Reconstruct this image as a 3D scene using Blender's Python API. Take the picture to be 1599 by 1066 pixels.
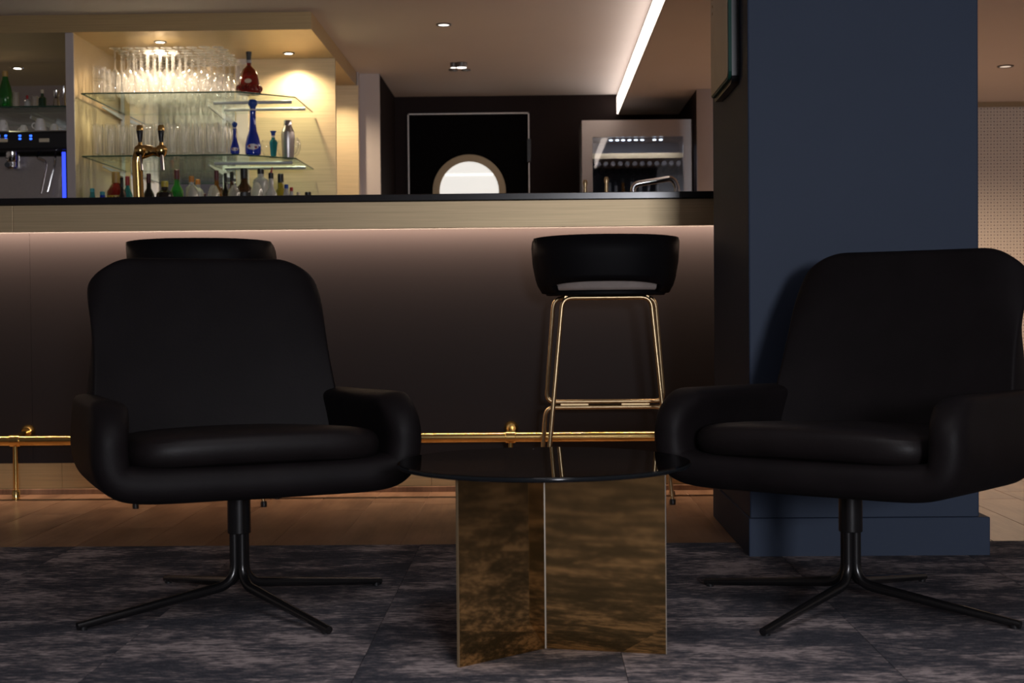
import bpy, bmesh, math, random
from mathutils import Vector, Matrix, Euler
random.seed(7)
for o in list(bpy.data.objects):
    bpy.data.objects.remove(o)
scene = bpy.context.scene
COL = scene.collection
R = math.radians

# ------------------------------------------------------------------ camera
CAM_H = 0.67
FPX = 2221.0
YAW, PITCH, ROLL = R(0.99), R(-1.16), R(-0.516)
cam_rot = Matrix.Rotation(YAW, 4, 'Z') @ Matrix.Rotation(R(90) + PITCH, 4, 'X') @ Matrix.Rotation(ROLL, 4, 'Z')
cam_d = bpy.data.cameras.new('camera')
cam_d.sensor_width = 36.0
cam_d.lens = 36.0 * FPX / 1599.0
cam_d.clip_start = 0.05
cam_d.dof.use_dof = True
cam_d.dof.focus_distance = 3.9
cam_d.dof.aperture_fstop = 7.0
cam = bpy.data.objects.new('camera', cam_d)
COL.objects.link(cam)
cam.matrix_world = Matrix.Translation((0, 0, CAM_H)) @ cam_rot
scene.camera = cam

# ------------------------------------------------------------------ world, view
w = bpy.data.worlds.new('world'); scene.world = w
w.use_nodes = True
w.node_tree.nodes['Background'].inputs[0].default_value = (1.0, 0.83, 0.75, 1)
w.node_tree.nodes['Background'].inputs[1].default_value = 0.115
scene.view_settings.view_transform = 'Standard'
scene.view_settings.look = 'None'
scene.view_settings.exposure = 0.0
scene.view_settings.gamma = 1.0
scene.view_settings.use_curve_mapping = False
try:
    scene.cycles.transparent_max_bounces = 48
    scene.cycles.max_bounces = 12
    scene.cycles.sample_clamp_indirect = 4.0
except Exception:
    pass

# ------------------------------------------------------------------ main light: window behind the camera
def area(name, loc, target, sx, sy, power, col, spread=180):
    l = bpy.data.lights.new(name, 'AREA'); l.shape = 'RECTANGLE'
    l.size = sx; l.size_y = sy; l.energy = power; l.color = col; l.spread = R(spread)
    o = bpy.data.objects.new(name, l); COL.objects.link(o)
    o.location = loc
    o.rotation_euler = (Vector(target) - Vector(loc)).to_track_quat('-Z', 'Y').to_euler()
    return o
def spot(name, loc, target, power, col, angle=110, blend=0.6, size=0.03):
    l = bpy.data.lights.new(name, 'SPOT'); l.energy = power; l.color = col
    l.spot_size = R(angle); l.spot_blend = blend; l.shadow_soft_size = size
    o = bpy.data.objects.new(name, l); COL.objects.link(o)
    o.location = loc
    o.rotation_euler = (Vector(target) - Vector(loc)).to_track_quat('-Z', 'Y').to_euler()
    return o
area('window_daylight', (1.30, -3.85, 1.30), (0.6, 4.5, 0.9), 0.75, 0.75, 170, (0.92, 0.93, 1.0))
area('lounge_ceiling_lamp', (0.2, 1.6, 2.19), (0.2, 1.6, 0), 0.9, 0.9, 9, (0.95, 0.9, 0.92), 110)

# ------------------------------------------------------------------ pixel -> point on a real plane (layout aid)
def ray(px, py):
    d = Vector(((px - 799.5) / FPX, -(py - 533.0) / FPX, -1.0))
    return (cam_rot.to_3x3() @ d)
def atY(px, py, Y):
    d = ray(px, py); return Vector((0, 0, CAM_H)) + d * (Y / d.y)
def atZ(px, py, Z=0.0):
    d = ray(px, py); return Vector((0, 0, CAM_H)) + d * ((Z - CAM_H) / d.z)

# ------------------------------------------------------------------ mesh builder
class MB:
    def __init__(s): s.v = []; s.f = []
    def add(s, vs, fs):
        n = len(s.v); s.v += [tuple(p) for p in vs]; s.f += [tuple(i + n for i in f) for f in fs]; return s
    def box(s, x0, x1, y0, y1, z0, z1):
        return s.add([(x0,y0,z0),(x1,y0,z0),(x1,y1,z0),(x0,y1,z0),(x0,y0,z1),(x1,y0,z1),(x1,y1,z1),(x0,y1,z1)],
                     [(0,3,2,1),(4,5,6,7),(0,1,5,4),(1,2,6,5),(2,3,7,6),(3,0,4,7)])
    def prism(s, pts, z0, z1):
        n = len(pts)
        vs = [(x,y,z0) for x,y in pts] + [(x,y,z1) for x,y in pts]
        fs = [tuple(reversed(range(n))), tuple(range(n, 2*n))] + [(i,(i+1)%n,n+(i+1)%n,n+i) for i in range(n)]
        return s.add(vs, fs)
    def tube(s, pts, r, n=10, cap=True, flat=1.0):
        pts = [Vector(p) for p in pts]; m = len(pts)
        rs = r if isinstance(r, (list, tuple)) else [r] * m
        vs = []; up = None
        for i, p in enumerate(pts):
            t = (pts[min(i+1,m-1)] - pts[max(i-1,0)]).normalized()
            if up is None:
                a = Vector((0,0,1)) if abs(t.z) < 0.9 else Vector((0,1,0))
                up = (a - t * a.dot(t)).normalized()
            else:
                up = (up - t * up.dot(t)).normalized()
            sd = t.cross(up)
            for k in range(n):
                a = 2*math.pi*k/n
                vs.append(p + sd*math.cos(a)*rs[i] + up*math.sin(a)*rs[i]*flat)
        fs = []
        for i in range(m-1):
            for k in range(n):
                fs.append((i*n+k, i*n+(k+1)%n, (i+1)*n+(k+1)%n, (i+1)*n+k))
        if cap:
            fs.append(tuple(reversed(range(n)))); fs.append(tuple(range((m-1)*n, m*n)))
        return s.add(vs, fs)
    def lathe(s, prof, n=20, cx=0, cy=0, cz=0, capb=True, capt=True):
        vs = []; fs = []
        m = len(prof)
        for r, z in prof:
            for k in range(n):
                a = 2*math.pi*k/n
                vs.append((cx + r*math.cos(a), cy + r*math.sin(a), cz + z))
        for i in range(m-1):
            for k in range(n):
                fs.append((i*n+k, i*n+(k+1)%n, (i+1)*n+(k+1)%n, (i+1)*n+k))
        if capb: fs.append(tuple(reversed(range(n))))
        if capt: fs.append(tuple(range((m-1)*n, m*n)))
        return s.add(vs, fs)
    def mesh(s, name, smooth=True):
        me = bpy.data.meshes.new(name)
        me.from_pydata(s.v, [], s.f); me.validate(); me.update()
        bm = bmesh.new(); bm.from_mesh(me); bmesh.ops.recalc_face_normals(bm, faces=bm.faces); bm.to_mesh(me); bm.free()
        if smooth:
            for p in me.polygons: p.use_smooth = True
            me.set_sharp_from_angle(angle=R(38))
        return me
    def build(s, name, mat, parent=None, smooth=True, bevel=0, sub=0, loc=None, rot=None, solid=0, label=None):
        me = s.mesh(name, smooth)
        return link(name, me, mat, parent, bevel, sub, loc, rot, solid, label)
def link(name, me, mat, parent=None, bevel=0, sub=0, loc=None, rot=None, solid=0, label=None):
    if mat is not None and not me.materials: me.materials.append(mat)
    o = bpy.data.objects.new(name, me); COL.objects.link(o)
    if parent: o.parent = parent
    if loc is not None: o.location = loc
    if rot is not None: o.rotation_euler = rot
    if solid:
        m = o.modifiers.new('solid', 'SOLIDIFY'); m.thickness = solid; m.offset = 0
    if bevel:
        m = o.modifiers.new('bevel', 'BEVEL'); m.width = bevel; m.segments = 2; m.limit_method = 'ANGLE'; m.angle_limit = R(40)
    if sub:
        m = o.modifiers.new('sub', 'SUBSURF'); m.levels = sub; m.render_levels = sub
    if label: o['label'] = label
    return o
def tag(o, label=None, cat=None, group=None, kind=None):
    if label: o['label'] = label
    if cat: o['category'] = cat
    if group: o['group'] = group
    if kind: o['kind'] = kind
    return o
def thing(name, label, cat, loc=(0,0,0), rz=0, group=None):
    o = bpy.data.objects.new(name, None); COL.objects.link(o)
    o.empty_display_size = 0.1
    o.location = loc; o.rotation_euler = (0, 0, rz)
    return tag(o, label, cat, group)
def struct(name, mb, mat, label=None, bevel=0, smooth=False):
    o = mb.build(name, mat, None, smooth=smooth, bevel=bevel)
    o['kind'] = 'structure'
    if label: o['label'] = label
    return o
def box(*a): return MB().box(*a)
def arc(c, r, a0, a1, n, ax, ay):
    c = Vector(c); ax = Vector(ax); ay = Vector(ay)
    return [c + ax*math.cos(a0+(a1-a0)*i/n)*r + ay*math.sin(a0+(a1-a0)*i/n)*r for i in range(n+1)]
def rounded(pts, r, n=5):
    """polyline with its inner corners rounded"""
    pts = [Vector(p) for p in pts]; out = [pts[0]]
    for i in range(1, len(pts)-1):
        a, b, c = pts[i-1], pts[i], pts[i+1]
        d1 = (a-b).normalized(); d2 = (c-b).normalized()
        q = min(r, (a-b).length*0.49, (c-b).length*0.49)
        p0 = b + d1*q; p1 = b + d2*q
        for k in range(n+1):
            t = k/n
            out.append(p0*(1-t)**2 + b*2*t*(1-t) + p1*t*t)
    out.append(pts[-1]); return out

# ------------------------------------------------------------------ materials
def srgb(r, g, b):
    f = lambda c: ((c/255+0.055)/1.055)**2.4 if c > 10 else c/255/12.92
    return (f(r), f(g), f(b))
class NT:
    def __init__(s, name):
        s.m = bpy.data.materials.new(name); s.m.use_nodes = True
        s.t = s.m.node_tree; s.b = s.t.nodes['Principled BSDF']; s.out = s.t.nodes['Material Output']
    def n(s, typ, **kw):
        x = s.t.nodes.new(typ)
        for k, v in kw.items(): setattr(x, k, v)
        return x
    def l(s, a, b): s.t.links.new(a, b)
    def coords(s, scale=(1,1,1), kind='Object', rot=(0,0,0), rand=False):
        tc = s.n('ShaderNodeTexCoord'); mp = s.n('ShaderNodeMapping')
        mp.inputs['Scale'].default_value = scale; mp.inputs['Rotation'].default_value = rot
        s.l(tc.outputs[kind], mp.inputs[0])
        if rand:
            oi = s.n('ShaderNodeObjectInfo'); mu = s.n('ShaderNodeVectorMath', operation='SCALE')
            s.l(oi.outputs['Random'], mu.inputs['Scale']); mu.inputs[0].default_value = (37, 91, 53)
            ad = s.n('ShaderNodeVectorMath', operation='ADD'); s.l(mp.outputs[0], ad.inputs[0]); s.l(mu.outputs[0], ad.inputs[1])
            return ad.outputs[0]
        return mp.outputs[0]
    def noise(s, vec, scale=5, detail=4, rough=0.55):
        x = s.n('ShaderNodeTexNoise'); x.inputs['Scale'].default_value = scale
        x.inputs['Detail'].default_value = detail; x.inputs['Roughness'].default_value = rough
        s.l(vec, x.inputs['Vector']); return x.outputs['Fac']
    def ramp(s, fac, stops):
        x = s.n('ShaderNodeValToRGB'); e = x.color_ramp.elements
        while len(e) < len(stops): e.new(0.5)
        for k, (p, c) in enumerate(stops):
            e[k].position = p; e[k].color = (*c, 1)
        s.l(fac, x.inputs[0]); return x.outputs[0]
    def bump(s, h, strength=0.2, dist=0.01):
        x = s.n('ShaderNodeBump'); x.inputs['Strength'].default_value = strength; x.inputs['Distance'].default_value = dist
        s.l(h, x.inputs['Height']); s.l(x.outputs[0], s.b.inputs['Normal'])
    def mix(s, fac, a, b):
        x = s.n('ShaderNodeMix', data_type='RGBA')
        for sock, val in ((x.inputs[0], fac), (x.inputs[6], a), (x.inputs[7], b)):
            if isinstance(val, (int, float)): sock.default_value = val
            elif isinstance(val, tuple): sock.default_value = (*val, 1)
            else: s.l(val, sock)
        return x.outputs[2]
def pbr(name, col, rough=0.5, metal=0.0, vary=0.12, scale=(6,6,6), bump=0.0, bscale=60, spec=0.5, rand=False, coat=0.0):
    t = NT(name)
    vec = t.coords(scale, rand=rand)
    f = t.noise(vec, 1.0, 5)
    lo = tuple(c*(1-vary) for c in col); hi = tuple(min(1, c*(1+vary)) for c in col)
    t.l(t.ramp(f, [(0.3, lo), (0.7, hi)]), t.b.inputs['Base Color'])
    t.b.inputs['Roughness'].default_value = rough; t.b.inputs['Metallic'].default_value = metal
    t.b.inputs['Specular IOR Level'].default_value = spec
    t.b.inputs['Coat Weight'].default_value = coat
    if bump:
        t.bump(t.noise(t.coords((1,1,1)), bscale, 3), bump, 0.004)
    return t.m
def emit(name, col, strength):
    t = NT(name)
    t.b.inputs['Base Color'].default_value = (*col, 1)
    t.b.inputs['Emission Color'].default_value = (*col, 1)
    t.b.inputs['Emission Strength'].default_value = strength
    return t.m
def thinglass(name, tint, gloss=0.05, edge=0.6, power=3.0, haze=0.0, rough=0.02, refl=(1,1,1), rim=None):
    """clear thin sheet: see-through with Fresnel-like reflection"""
    t = NT(name)
    t.t.nodes.remove(t.b)
    tr = t.n('ShaderNodeBsdfTransparent'); tr.inputs[0].default_value = (*tint, 1)
    if rim:
        l2 = t.n('ShaderNodeLayerWeight'); l2.inputs[0].default_value = 0.5
        p2 = t.n('ShaderNodeMath', operation='POWER'); t.l(l2.outputs['Facing'], p2.inputs[0]); p2.inputs[1].default_value = 2.5
        t.l(t.mix(p2.outputs[0], tint, rim), tr.inputs[0])
    gl = t.n('ShaderNodeBsdfGlossy'); gl.inputs['Roughness'].default_value = rough; gl.inputs['Color'].default_value = (*refl, 1)
    lw = t.n('ShaderNodeLayerWeight'); lw.inputs[0].default_value = 0.5
    pw = t.n('ShaderNodeMath', operation='POWER'); t.l(lw.outputs['Facing'], pw.inputs[0]); pw.inputs[1].default_value = power
    ma = t.n('ShaderNodeMath', operation='MULTIPLY_ADD'); t.l(pw.outputs[0], ma.inputs[0]); ma.inputs[1].default_value = edge; ma.inputs[2].default_value = gloss
    ms = t.n('ShaderNodeMixShader'); t.l(ma.outputs[0], ms.inputs[0]); t.l(tr.outputs[0], ms.inputs[1]); t.l(gl.outputs[0], ms.inputs[2])
    last = ms
    if haze:  # white diffuse mixed in to make the glass glow
        df = t.n('ShaderNodeBsdfTranslucent'); df.inputs[0].default_value = (0.95, 0.95, 0.95, 1)
        d2 = t.n('ShaderNodeBsdfDiffuse'); d2.inputs[0].default_value = (0.95, 0.95, 0.95, 1)
        mh = t.n('ShaderNodeMixShader'); mh.inputs[0].default_value = 0.5
        t.l(df.outputs[0], mh.inputs[1]); t.l(d2.outputs[0], mh.inputs[2])
        m2 = t.n('ShaderNodeMixShader'); m2.inputs[0].default_value = haze
        t.l(ms.outputs[0], m2.inputs[1]); t.l(mh.outputs[0], m2.inputs[2]); last = m2
    t.l(last.outputs[0], t.out.inputs[0])
    return t.m
def brushed(name, col, rough=0.38, scale=(1, 60, 60), vary=0.10, metal=1.0):
    t = NT(name)
    f = t.noise(t.coords(scale), 3.0, 4)
    t.l(t.ramp(f, [(0.3, tuple(c*(1-vary) for c in col)), (0.7, tuple(min(1,c*(1+vary)) for c in col))]), t.b.inputs['Base Color'])
    t.b.inputs['Metallic'].default_value = metal; t.b.inputs['Roughness'].default_value = rough
    t.bump(f, 0.03, 0.002)
    return t.m

M = {}
M['ceiling'] = pbr('ceiling_paint', (0.68, 0.65, 0.65), 0.8, vary=0.03, scale=(1,1,1), bump=0.04, bscale=90)
M['champagne'] = brushed('champagne_metal', (0.62, 0.49, 0.30), 0.42, metal=0.55)
M['soffit'] = brushed('gold_soffit', (0.52, 0.385, 0.20), 0.36, metal=0.6)
M['fascia'] = brushed('brushed_brass_fascia', (0.56, 0.43, 0.255), 0.46, metal=0.55)
M['plinth'] = brushed('brass_plinth', (0.55, 0.40, 0.20), 0.45, metal=0.6)
M['bar_panel'] = pbr('dark_bar_panel', (0.0180, 0.0152, 0.0162), 0.6, vary=0.05, scale=(1,1,1), spec=0.08)
M['counter'] = pbr('black_countertop', (0.012, 0.011, 0.012), 0.2, vary=0.1, spec=0.5)
M['display_edge'] = pbr('green_display_edge', (0.008, 0.055, 0.040), 0.5, vary=0.1, spec=0.15)
M['brass'] = pbr('polished_brass', (0.83, 0.56, 0.20), 0.17, 1.0, vary=0.05)
M['stool_brass'] = pbr('satin_brass', (0.58, 0.43, 0.24), 0.33, 1.0, vary=0.05)
M['chrome'] = pbr('chrome', (0.75, 0.74, 0.73), 0.12, 1.0, vary=0.03)
M['bracket'] = pbr('grey_bracket', (0.55, 0.58, 0.62), 0.4, 0.3, vary=0.04)
M['steel'] = brushed('stainless', (0.58, 0.54, 0.52), 0.36, (60,1,60), 0.06)
M['navy'] = pbr('navy_paint', srgb(46, 58, 78), 0.62, vary=0.05, scale=(2,2,2), bump=0.03, bscale=120, spec=0.3)
M['black_wall'] = pbr('black_wall', (0.020, 0.0145, 0.0145), 0.7, vary=0.05, spec=0.04)
M['door_black'] = pbr('black_door', (0.003, 0.0023, 0.0025), 0.7, vary=0.1, spec=0.03)
M['grey_wall'] = pbr('pale_grey_wall', (0.46, 0.41, 0.40), 0.7, vary=0.03, scale=(1,1,1))
M['leather'] = pbr('black_leather', (0.0080, 0.0062, 0.0068), 0.55, vary=0.2, scale=(9,9,9), bump=0.10, bscale=220, spec=0.14)
M['leather2'] = pbr('black_leather_cushion', (0.0092, 0.0070, 0.0073), 0.48, vary=0.2, scale=(9,9,9), bump=0.10, bscale=220, spec=0.2)
M['stool_black'] = pbr('black_stool_shell', (0.006, 0.0055, 0.0068), 0.55, vary=0.1, spec=0.1)
M['black_metal'] = pbr('gloss_black_metal', (0.008, 0.0075, 0.008), 0.25, 0.0, vary=0.1, spec=0.6)
M['black_plastic'] = pbr('black_plastic', (0.012, 0.012, 0.013), 0.35, vary=0.1)
M['taupe'] = pbr('taupe_fabric', (0.36, 0.30, 0.27), 0.8, vary=0.1, scale=(30,30,30))
M['mirror'] = pbr('mirror', (0.80, 0.80, 0.82), 0.02, 1.0, vary=0.0)
M['bronze_mirror'] = pbr('bronze_mirror', (0.62, 0.40, 0.16), 0.045, 1.0, vary=0.06, scale=(2,2,6))
M['pale_edge'] = pbr('polished_edge', (0.70, 0.62, 0.50), 0.25, 0.6, vary=0.03)
M['smoke_glass'] = thinglass('smoked_glass', (0.16, 0.14, 0.135), 0.05, 0.45, 3.2, rough=0.008)
M['shelf_glass'] = thinglass('shelf_glass', (0.86, 0.93, 0.90), 0.04, 0.20, 2.6)
M['glass_edge'] = pbr('green_glass_edge', (0.02, 0.06, 0.045), 0.25, vary=0.1)
M['glassware'] = thinglass('glassware', (0.975, 0.975, 0.975), 0.05, 0.70, 2.2, haze=0.035, rough=0.035, rim=(0.40, 0.37, 0.33))
M['stemware'] = thinglass('stemware', (0.975, 0.975, 0.975), 0.06, 0.75, 2.0, haze=0.06, rough=0.035, rim=(0.45, 0.42, 0.38))  # more white mixed in than glassware, for a brighter glow
M['crystal'] = thinglass('crystal', (0.92, 0.92, 0.92), 0.14, 0.8, 1.6, haze=0.2, rough=0.1, rim=(0.5, 0.48, 0.45))
M['white_cer'] = pbr('white_ceramic', (0.75, 0.73, 0.70), 0.3, vary=0.03)
M['ring'] = pbr('downlight_ring', (0.10, 0.09, 0.085), 0.4, 0.3)
M['lamp'] = emit('lamp_lens', (1.0, 0.86, 0.66), 22)
M['lamp_dim'] = emit('lamp_lens_soft', (1.0, 0.93, 0.84), 3.0)
M['lamp_far'] = emit('lamp_lens_far', (1.0, 0.85, 0.7), 0.7)
M['strip'] = emit('ceiling_led_strip', (1.0, 0.84, 0.73), 3.2)
M['under_led'] = emit('counter_led_strip', (1.0, 0.74, 0.55), 3)
M['porthole'] = emit('porthole_lit_pane', (0.86, 0.85, 0.80), 0.78)
M['porthole_tube'] = emit('porthole_tube', (1.0, 0.98, 0.92), 1.2)
M['blue_led'] = emit('blue_led', (0.035, 0.07, 1.0), 1.6)
M['blue_icon'] = emit('blue_icon', (0.03, 0.14, 1.0), 2.4)
M['fridge_led'] = emit('fridge_led', (0.80, 0.90, 1.0), 8)
M['bronze_ring'] = pbr('bronze_ring', (0.30, 0.215, 0.12), 0.45, 0.4, vary=0.06)
M['white_line'] = pbr('pale_door_trim', (0.62, 0.58, 0.55), 0.4, 0.2, vary=0.03)
def glassy(name, col, rough=0.08):
    t = NT(name)
    f = t.noise(t.coords((12,12,12)), 1.0, 2)
    t.l(t.ramp(f, [(0.3, tuple(c*0.8 for c in col)), (0.7, tuple(min(1,c*1.2) for c in col))]), t.b.inputs['Base Color'])
    t.b.inputs['Roughness'].default_value = rough
    t.b.inputs['Transmission Weight'].default_value = 0.35
    t.b.inputs['Coat Weight'].default_value = 0.6
    return t.m
for k, c in dict(red=(0.22,0.008,0.004), blue=(0.008,0.04,0.48), teal=(0.03,0.24,0.27), green=(0.01,0.16,0.02), brown=(0.06,0.022,0.006),
                 dark=(0.012,0.010,0.010), amber=(0.30,0.11,0.01), yellow=(0.36,0.30,0.03), clear=(0.55,0.55,0.53), dgreen=(0.008,0.05,0.018)).items():
    M['b_'+k] = glassy('bottle_'+k, c)
for k, c in dict(black=(0.01,0.01,0.01), red=(0.35,0.02,0.02), orange=(0.55,0.20,0.02), wine=(0.10,0.015,0.02), cream=(0.60,0.52,0.38),
                 gold=(0.45,0.28,0.08), white=(0.70,0.68,0.64), blue=(0.01,0.06,0.32), yellow=(0.5,0.4,0.05), teal=(0.03,0.30,0.36), grey=(0.40,0.37,0.36)).items():
    M['c_'+k] = pbr('cap_'+k, c, 0.4, vary=0.08)

# carpet, wood, wallpaper
def carpet_mat():
    t = NT('heathered_carpet')
    v1 = t.coords((4.0, 7.5, 1), 'Object', rand=True); v2 = t.coords((32, 84, 1), 'Object', rand=True); v3 = t.coords((180, 420, 1))
    a = t.noise(v1, 1.0, 6, 0.6); b = t.noise(v2, 1.0, 4, 0.65); c = t.noise(v3, 1.0, 2)
    m1 = t.n('ShaderNodeMath', operation='MULTIPLY_ADD'); t.l(a, m1.inputs[0]); m1.inputs[1].default_value = 0.56
    m2 = t.n('ShaderNodeMath', operation='MULTIPLY'); t.l(b, m2.inputs[0]); m2.inputs[1].default_value = 0.44; t.l(m2.outputs[0], m1.inputs[2])
    col = t.ramp(m1.outputs[0], [(0.42, (0.024, 0.030, 0.044)), (0.48, (0.065, 0.066, 0.080)), (0.53, (0.19, 0.163, 0.168)), (0.59, (0.46, 0.39, 0.38))])
    col2 = t.mix(0.24, col, t.ramp(c, [(0.3, (0.02,0.022,0.03)), (0.7, (0.24,0.215,0.22))]))
    t.l(col2, t.b.inputs['Base Color'])
    t.b.inputs['Roughness'].default_value = 0.95; t.b.inputs['Specular IOR Level'].default_value = 0.1
    t.bump(c, 0.4, 0.004)
    return t.m
M['carpet'] = carpet_mat()
def wood_mat():
    t = NT('oak_plank')
    v = t.coords((9, 2.6, 1), 'Object', rand=True); v2 = t.coords((90, 5, 1), 'Object', rand=True)
    a = t.noise(v, 1.0, 5, 0.6); b = t.noise(v2, 1.0, 3)
    col = t.ramp(a, [(0.32, (0.10, 0.052, 0.029)), (0.50, (0.25, 0.145, 0.085)), (0.70, (0.38, 0.23, 0.14))])
    col = t.mix(0.25, col, t.ramp(b, [(0.3, (0.12,0.06,0.035)), (0.7, (0.38,0.24,0.15))]))
    oi = t.n('ShaderNodeObjectInfo')
    col = t.mix(t.ramp(oi.outputs['Random'], [(0, (0,0,0)), (1, (0.45,0.45,0.45))]), col, (0.20, 0.115, 0.070))
    t.l(col, t.b.inputs['Base Color']); t.b.inputs['Roughness'].default_value = 0.33
    t.bump(b, 0.05, 0.002)
    return t.m
M['wood'] = wood_mat()
M['grout'] = pbr('floor_joint', (0.42, 0.29, 0.20), 0.7)
def wallpaper_mat():
    t = NT('dotted_wallpaper')
    v = t.coords((1,1,1))
    vo = t.n('ShaderNodeTexVoronoi', voronoi_dimensions='2D'); vo.inputs['Scale'].default_value = 32; vo.inputs['Randomness'].default_value = 0.0
    sx = t.n('ShaderNodeSeparateXYZ'); cx = t.n('ShaderNodeCombineXYZ'); t.l(v, sx.inputs[0]); t.l(sx.outputs[0], cx.inputs[0]); t.l(sx.outputs[2], cx.inputs[1])
    rt = t.n('ShaderNodeMapping'); rt.inputs['Rotation'].default_value = (0, 0, R(45)); t.l(cx.outputs[0], rt.inputs[0]); t.l(rt.outputs[0], vo.inputs['Vector'])
    col = t.ramp(vo.outputs['Distance'], [(0.17, (0.24,0.20,0.18)), (0.26, (0.74,0.68,0.60)), (0.40, (0.70,0.64,0.56)), (0.50, (0.48,0.42,0.36))])
    t.l(col, t.b.inputs['Base Color']); t.b.inputs['Roughness'].default_value = 0.8
    return t.m
M['wallpaper'] = wallpaper_mat()

# ================================================================== SETTING
ZC = 2.22          # main ceiling
ZL = 2.075         # lowered ceiling on the right
XB = 0.59          # face of the lowered ceiling
YW = 10.2          # black wall with the door
CARPET_Y = 4.09
# floor
fl = struct('floor', box(-6.5, 6.5, CARPET_Y - 0.02, 10.8, -0.06, -0.0018), M['grout'], 'brown wood plank floor in front of the bar')
random.seed(3)
x = -4.2; pw = 0.19
plank_me = {}
while x < 4.4:
    y = CARPET_Y + 0.0
    first = random.uniform(0.25, 1.2)
    while y < 6.4 and not (y > 5.6 and x < 0.9):
        L = first if first else 1.2
        first = None
        L = round(min(L, 6.6 - y), 2)
        if L < 0.08: break
        key = L
        if key not in plank_me:
            plank_me[key] = box(0.0014, pw-0.0014, 0.0014, L-0.0014, -0.02, 0.0).mesh('plank', False); plank_me[key].materials.append(M['wood'])
        link('plank', plank_me[key], None, fl, loc=(x, y, 0))
        y += L
    x += pw
# carpet
ca = struct('floor_carpet', box(-6.5, 6.5, -4.0, CARPET_Y - 0.021, -0.06, -0.006), M['carpet'], 'dark heathered grey carpet under the lounge chairs')
ts = 0.5
tile_me = box(0.0006, ts-0.0006, 0.0006, ts-0.0006, -0.012, 0.004).mesh('carpet_tile', False); tile_me.materials.append(M['carpet'])
j = 0
while j < 6:
    for i in range(-6, 6):
        o = link('carpet_tile', tile_me, None, ca, loc=(i*ts + 0.16, CARPET_Y - 0.003 - (j+1)*ts, 0))
    j += 1
# ceilings
struct('ceiling', MB().box(-6.5, 6.5, -4.0, 3.9, ZC, ZC+0.05).box(-6.5, XB, 3.9, 10.8, ZC, ZC+0.05), M['ceiling'], 'pale taupe plaster ceiling over the bar')
struct('ceiling_lower', box(XB+0.012, 6.5, 3.9, 10.8, ZL, ZC+0.05), M['ceiling'], 'lowered taupe ceiling section right of the light strip')
# walls
struct('wall_back', box(-1.0, 1.03, YW, YW+0.1, 0, ZC), M['black_wall'], 'black back wall around the porthole door')
struct('wall_recess_left', box(-1.02, -1.0, 9.22, YW, 0, ZC), M['black_wall'], 'black side wall left of the porthole door')
struct('wall_recess_right', box(1.028, 1.05, 9.08, YW, 0, ZL), M['black_wall'], 'black side wall right of the glass-door fridge')
struct('wall_pier_left', box(-1.127, -1.0, 9.2, 9.22, 0, ZC), M['grey_wall'], 'narrow pale wall pier left of the black door recess')
struct('wall_pier_left_side', box(-1.137, -1.127, 9.13, 9.22, 0, ZC), M['grey_wall'])
struct('wall_pier_right', box(1.028, 2.2, 9.06, 9.08, 0, ZL), M['grey_wall'], 'narrow pale wall pier beside the navy column')
struct('wall_far_right', box(2.2, 6.5, 9.8, 9.9, 0, ZL-0.03), M['wallpaper'], 'far wall in dotted beige wallpaper right of the column')
struct('trim_1', box(2.2, 6.5, 9.77, 9.9, ZL-0.032, ZL), M['bronze_ring'], 'dark cornice strip above the dotted wallpaper')
struct('wall_back_gold', box(-3.9, -1.127, 9.1, 9.12, 0, 2.13), M['champagne'], 'gold panelled wall behind the shelf unit')
struct('wall_front', MB().box(-6.5, 0.9, -4.1, -4.0, 0, ZC).box(1.7, 6.5, -4.1, -4.0, 0, ZC).box(0.9, 1.7, -4.1, -4.0, 0, 0.9).box(0.9, 1.7, -4.1, -4.0, 1.7, ZC), M['grey_wall'], 'pale wall behind the viewer with a window opening')
# soffit over the shelves
YS = 7.30
struct('ceiling_bulkhead', box(-4.6, -1.14, YS, 9.12, 2.13, ZC), M['soffit'], 'gold bulkhead over the bottle shelves')

# ceiling LED strip
st = thing('ceiling_light_strip', 'long glowing warm white light strip along the ceiling step', 'light', (XB, 7.2, ZL))
box(-0.004, 0.004, -3.3, 2.98, 0.004, ZC-ZL-0.022).build('diffuser', M['strip'], st, smooth=False)
box(0.004, 0.012, -3.3, 2.98, 0.0, ZC-ZL).build('housing', M['white_line'], st, smooth=False)

# ------------------------------------------------------------------ column
cx0, cx1, cy0, cy1 = 0.577, 1.197, 3.87, 4.63
col = thing('column', 'square navy blue painted column with a wide base beside the bar', 'column', ((cx0+cx1)/2, (cy0+cy1)/2, 0))
hx, hy = (cx1-cx0)/2, (cy1-cy0)/2
box(-hx, hx, -hy, hy, 0.10, ZC).build('shaft', M['navy'], col, smooth=False, bevel=0.004)
box(-hx-0.006, hx+0.024, -hy-0.018, hy+0.006, 0.0, 0.107).build('base', M['navy'], col, smooth=False, bevel=0.003)

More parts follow.
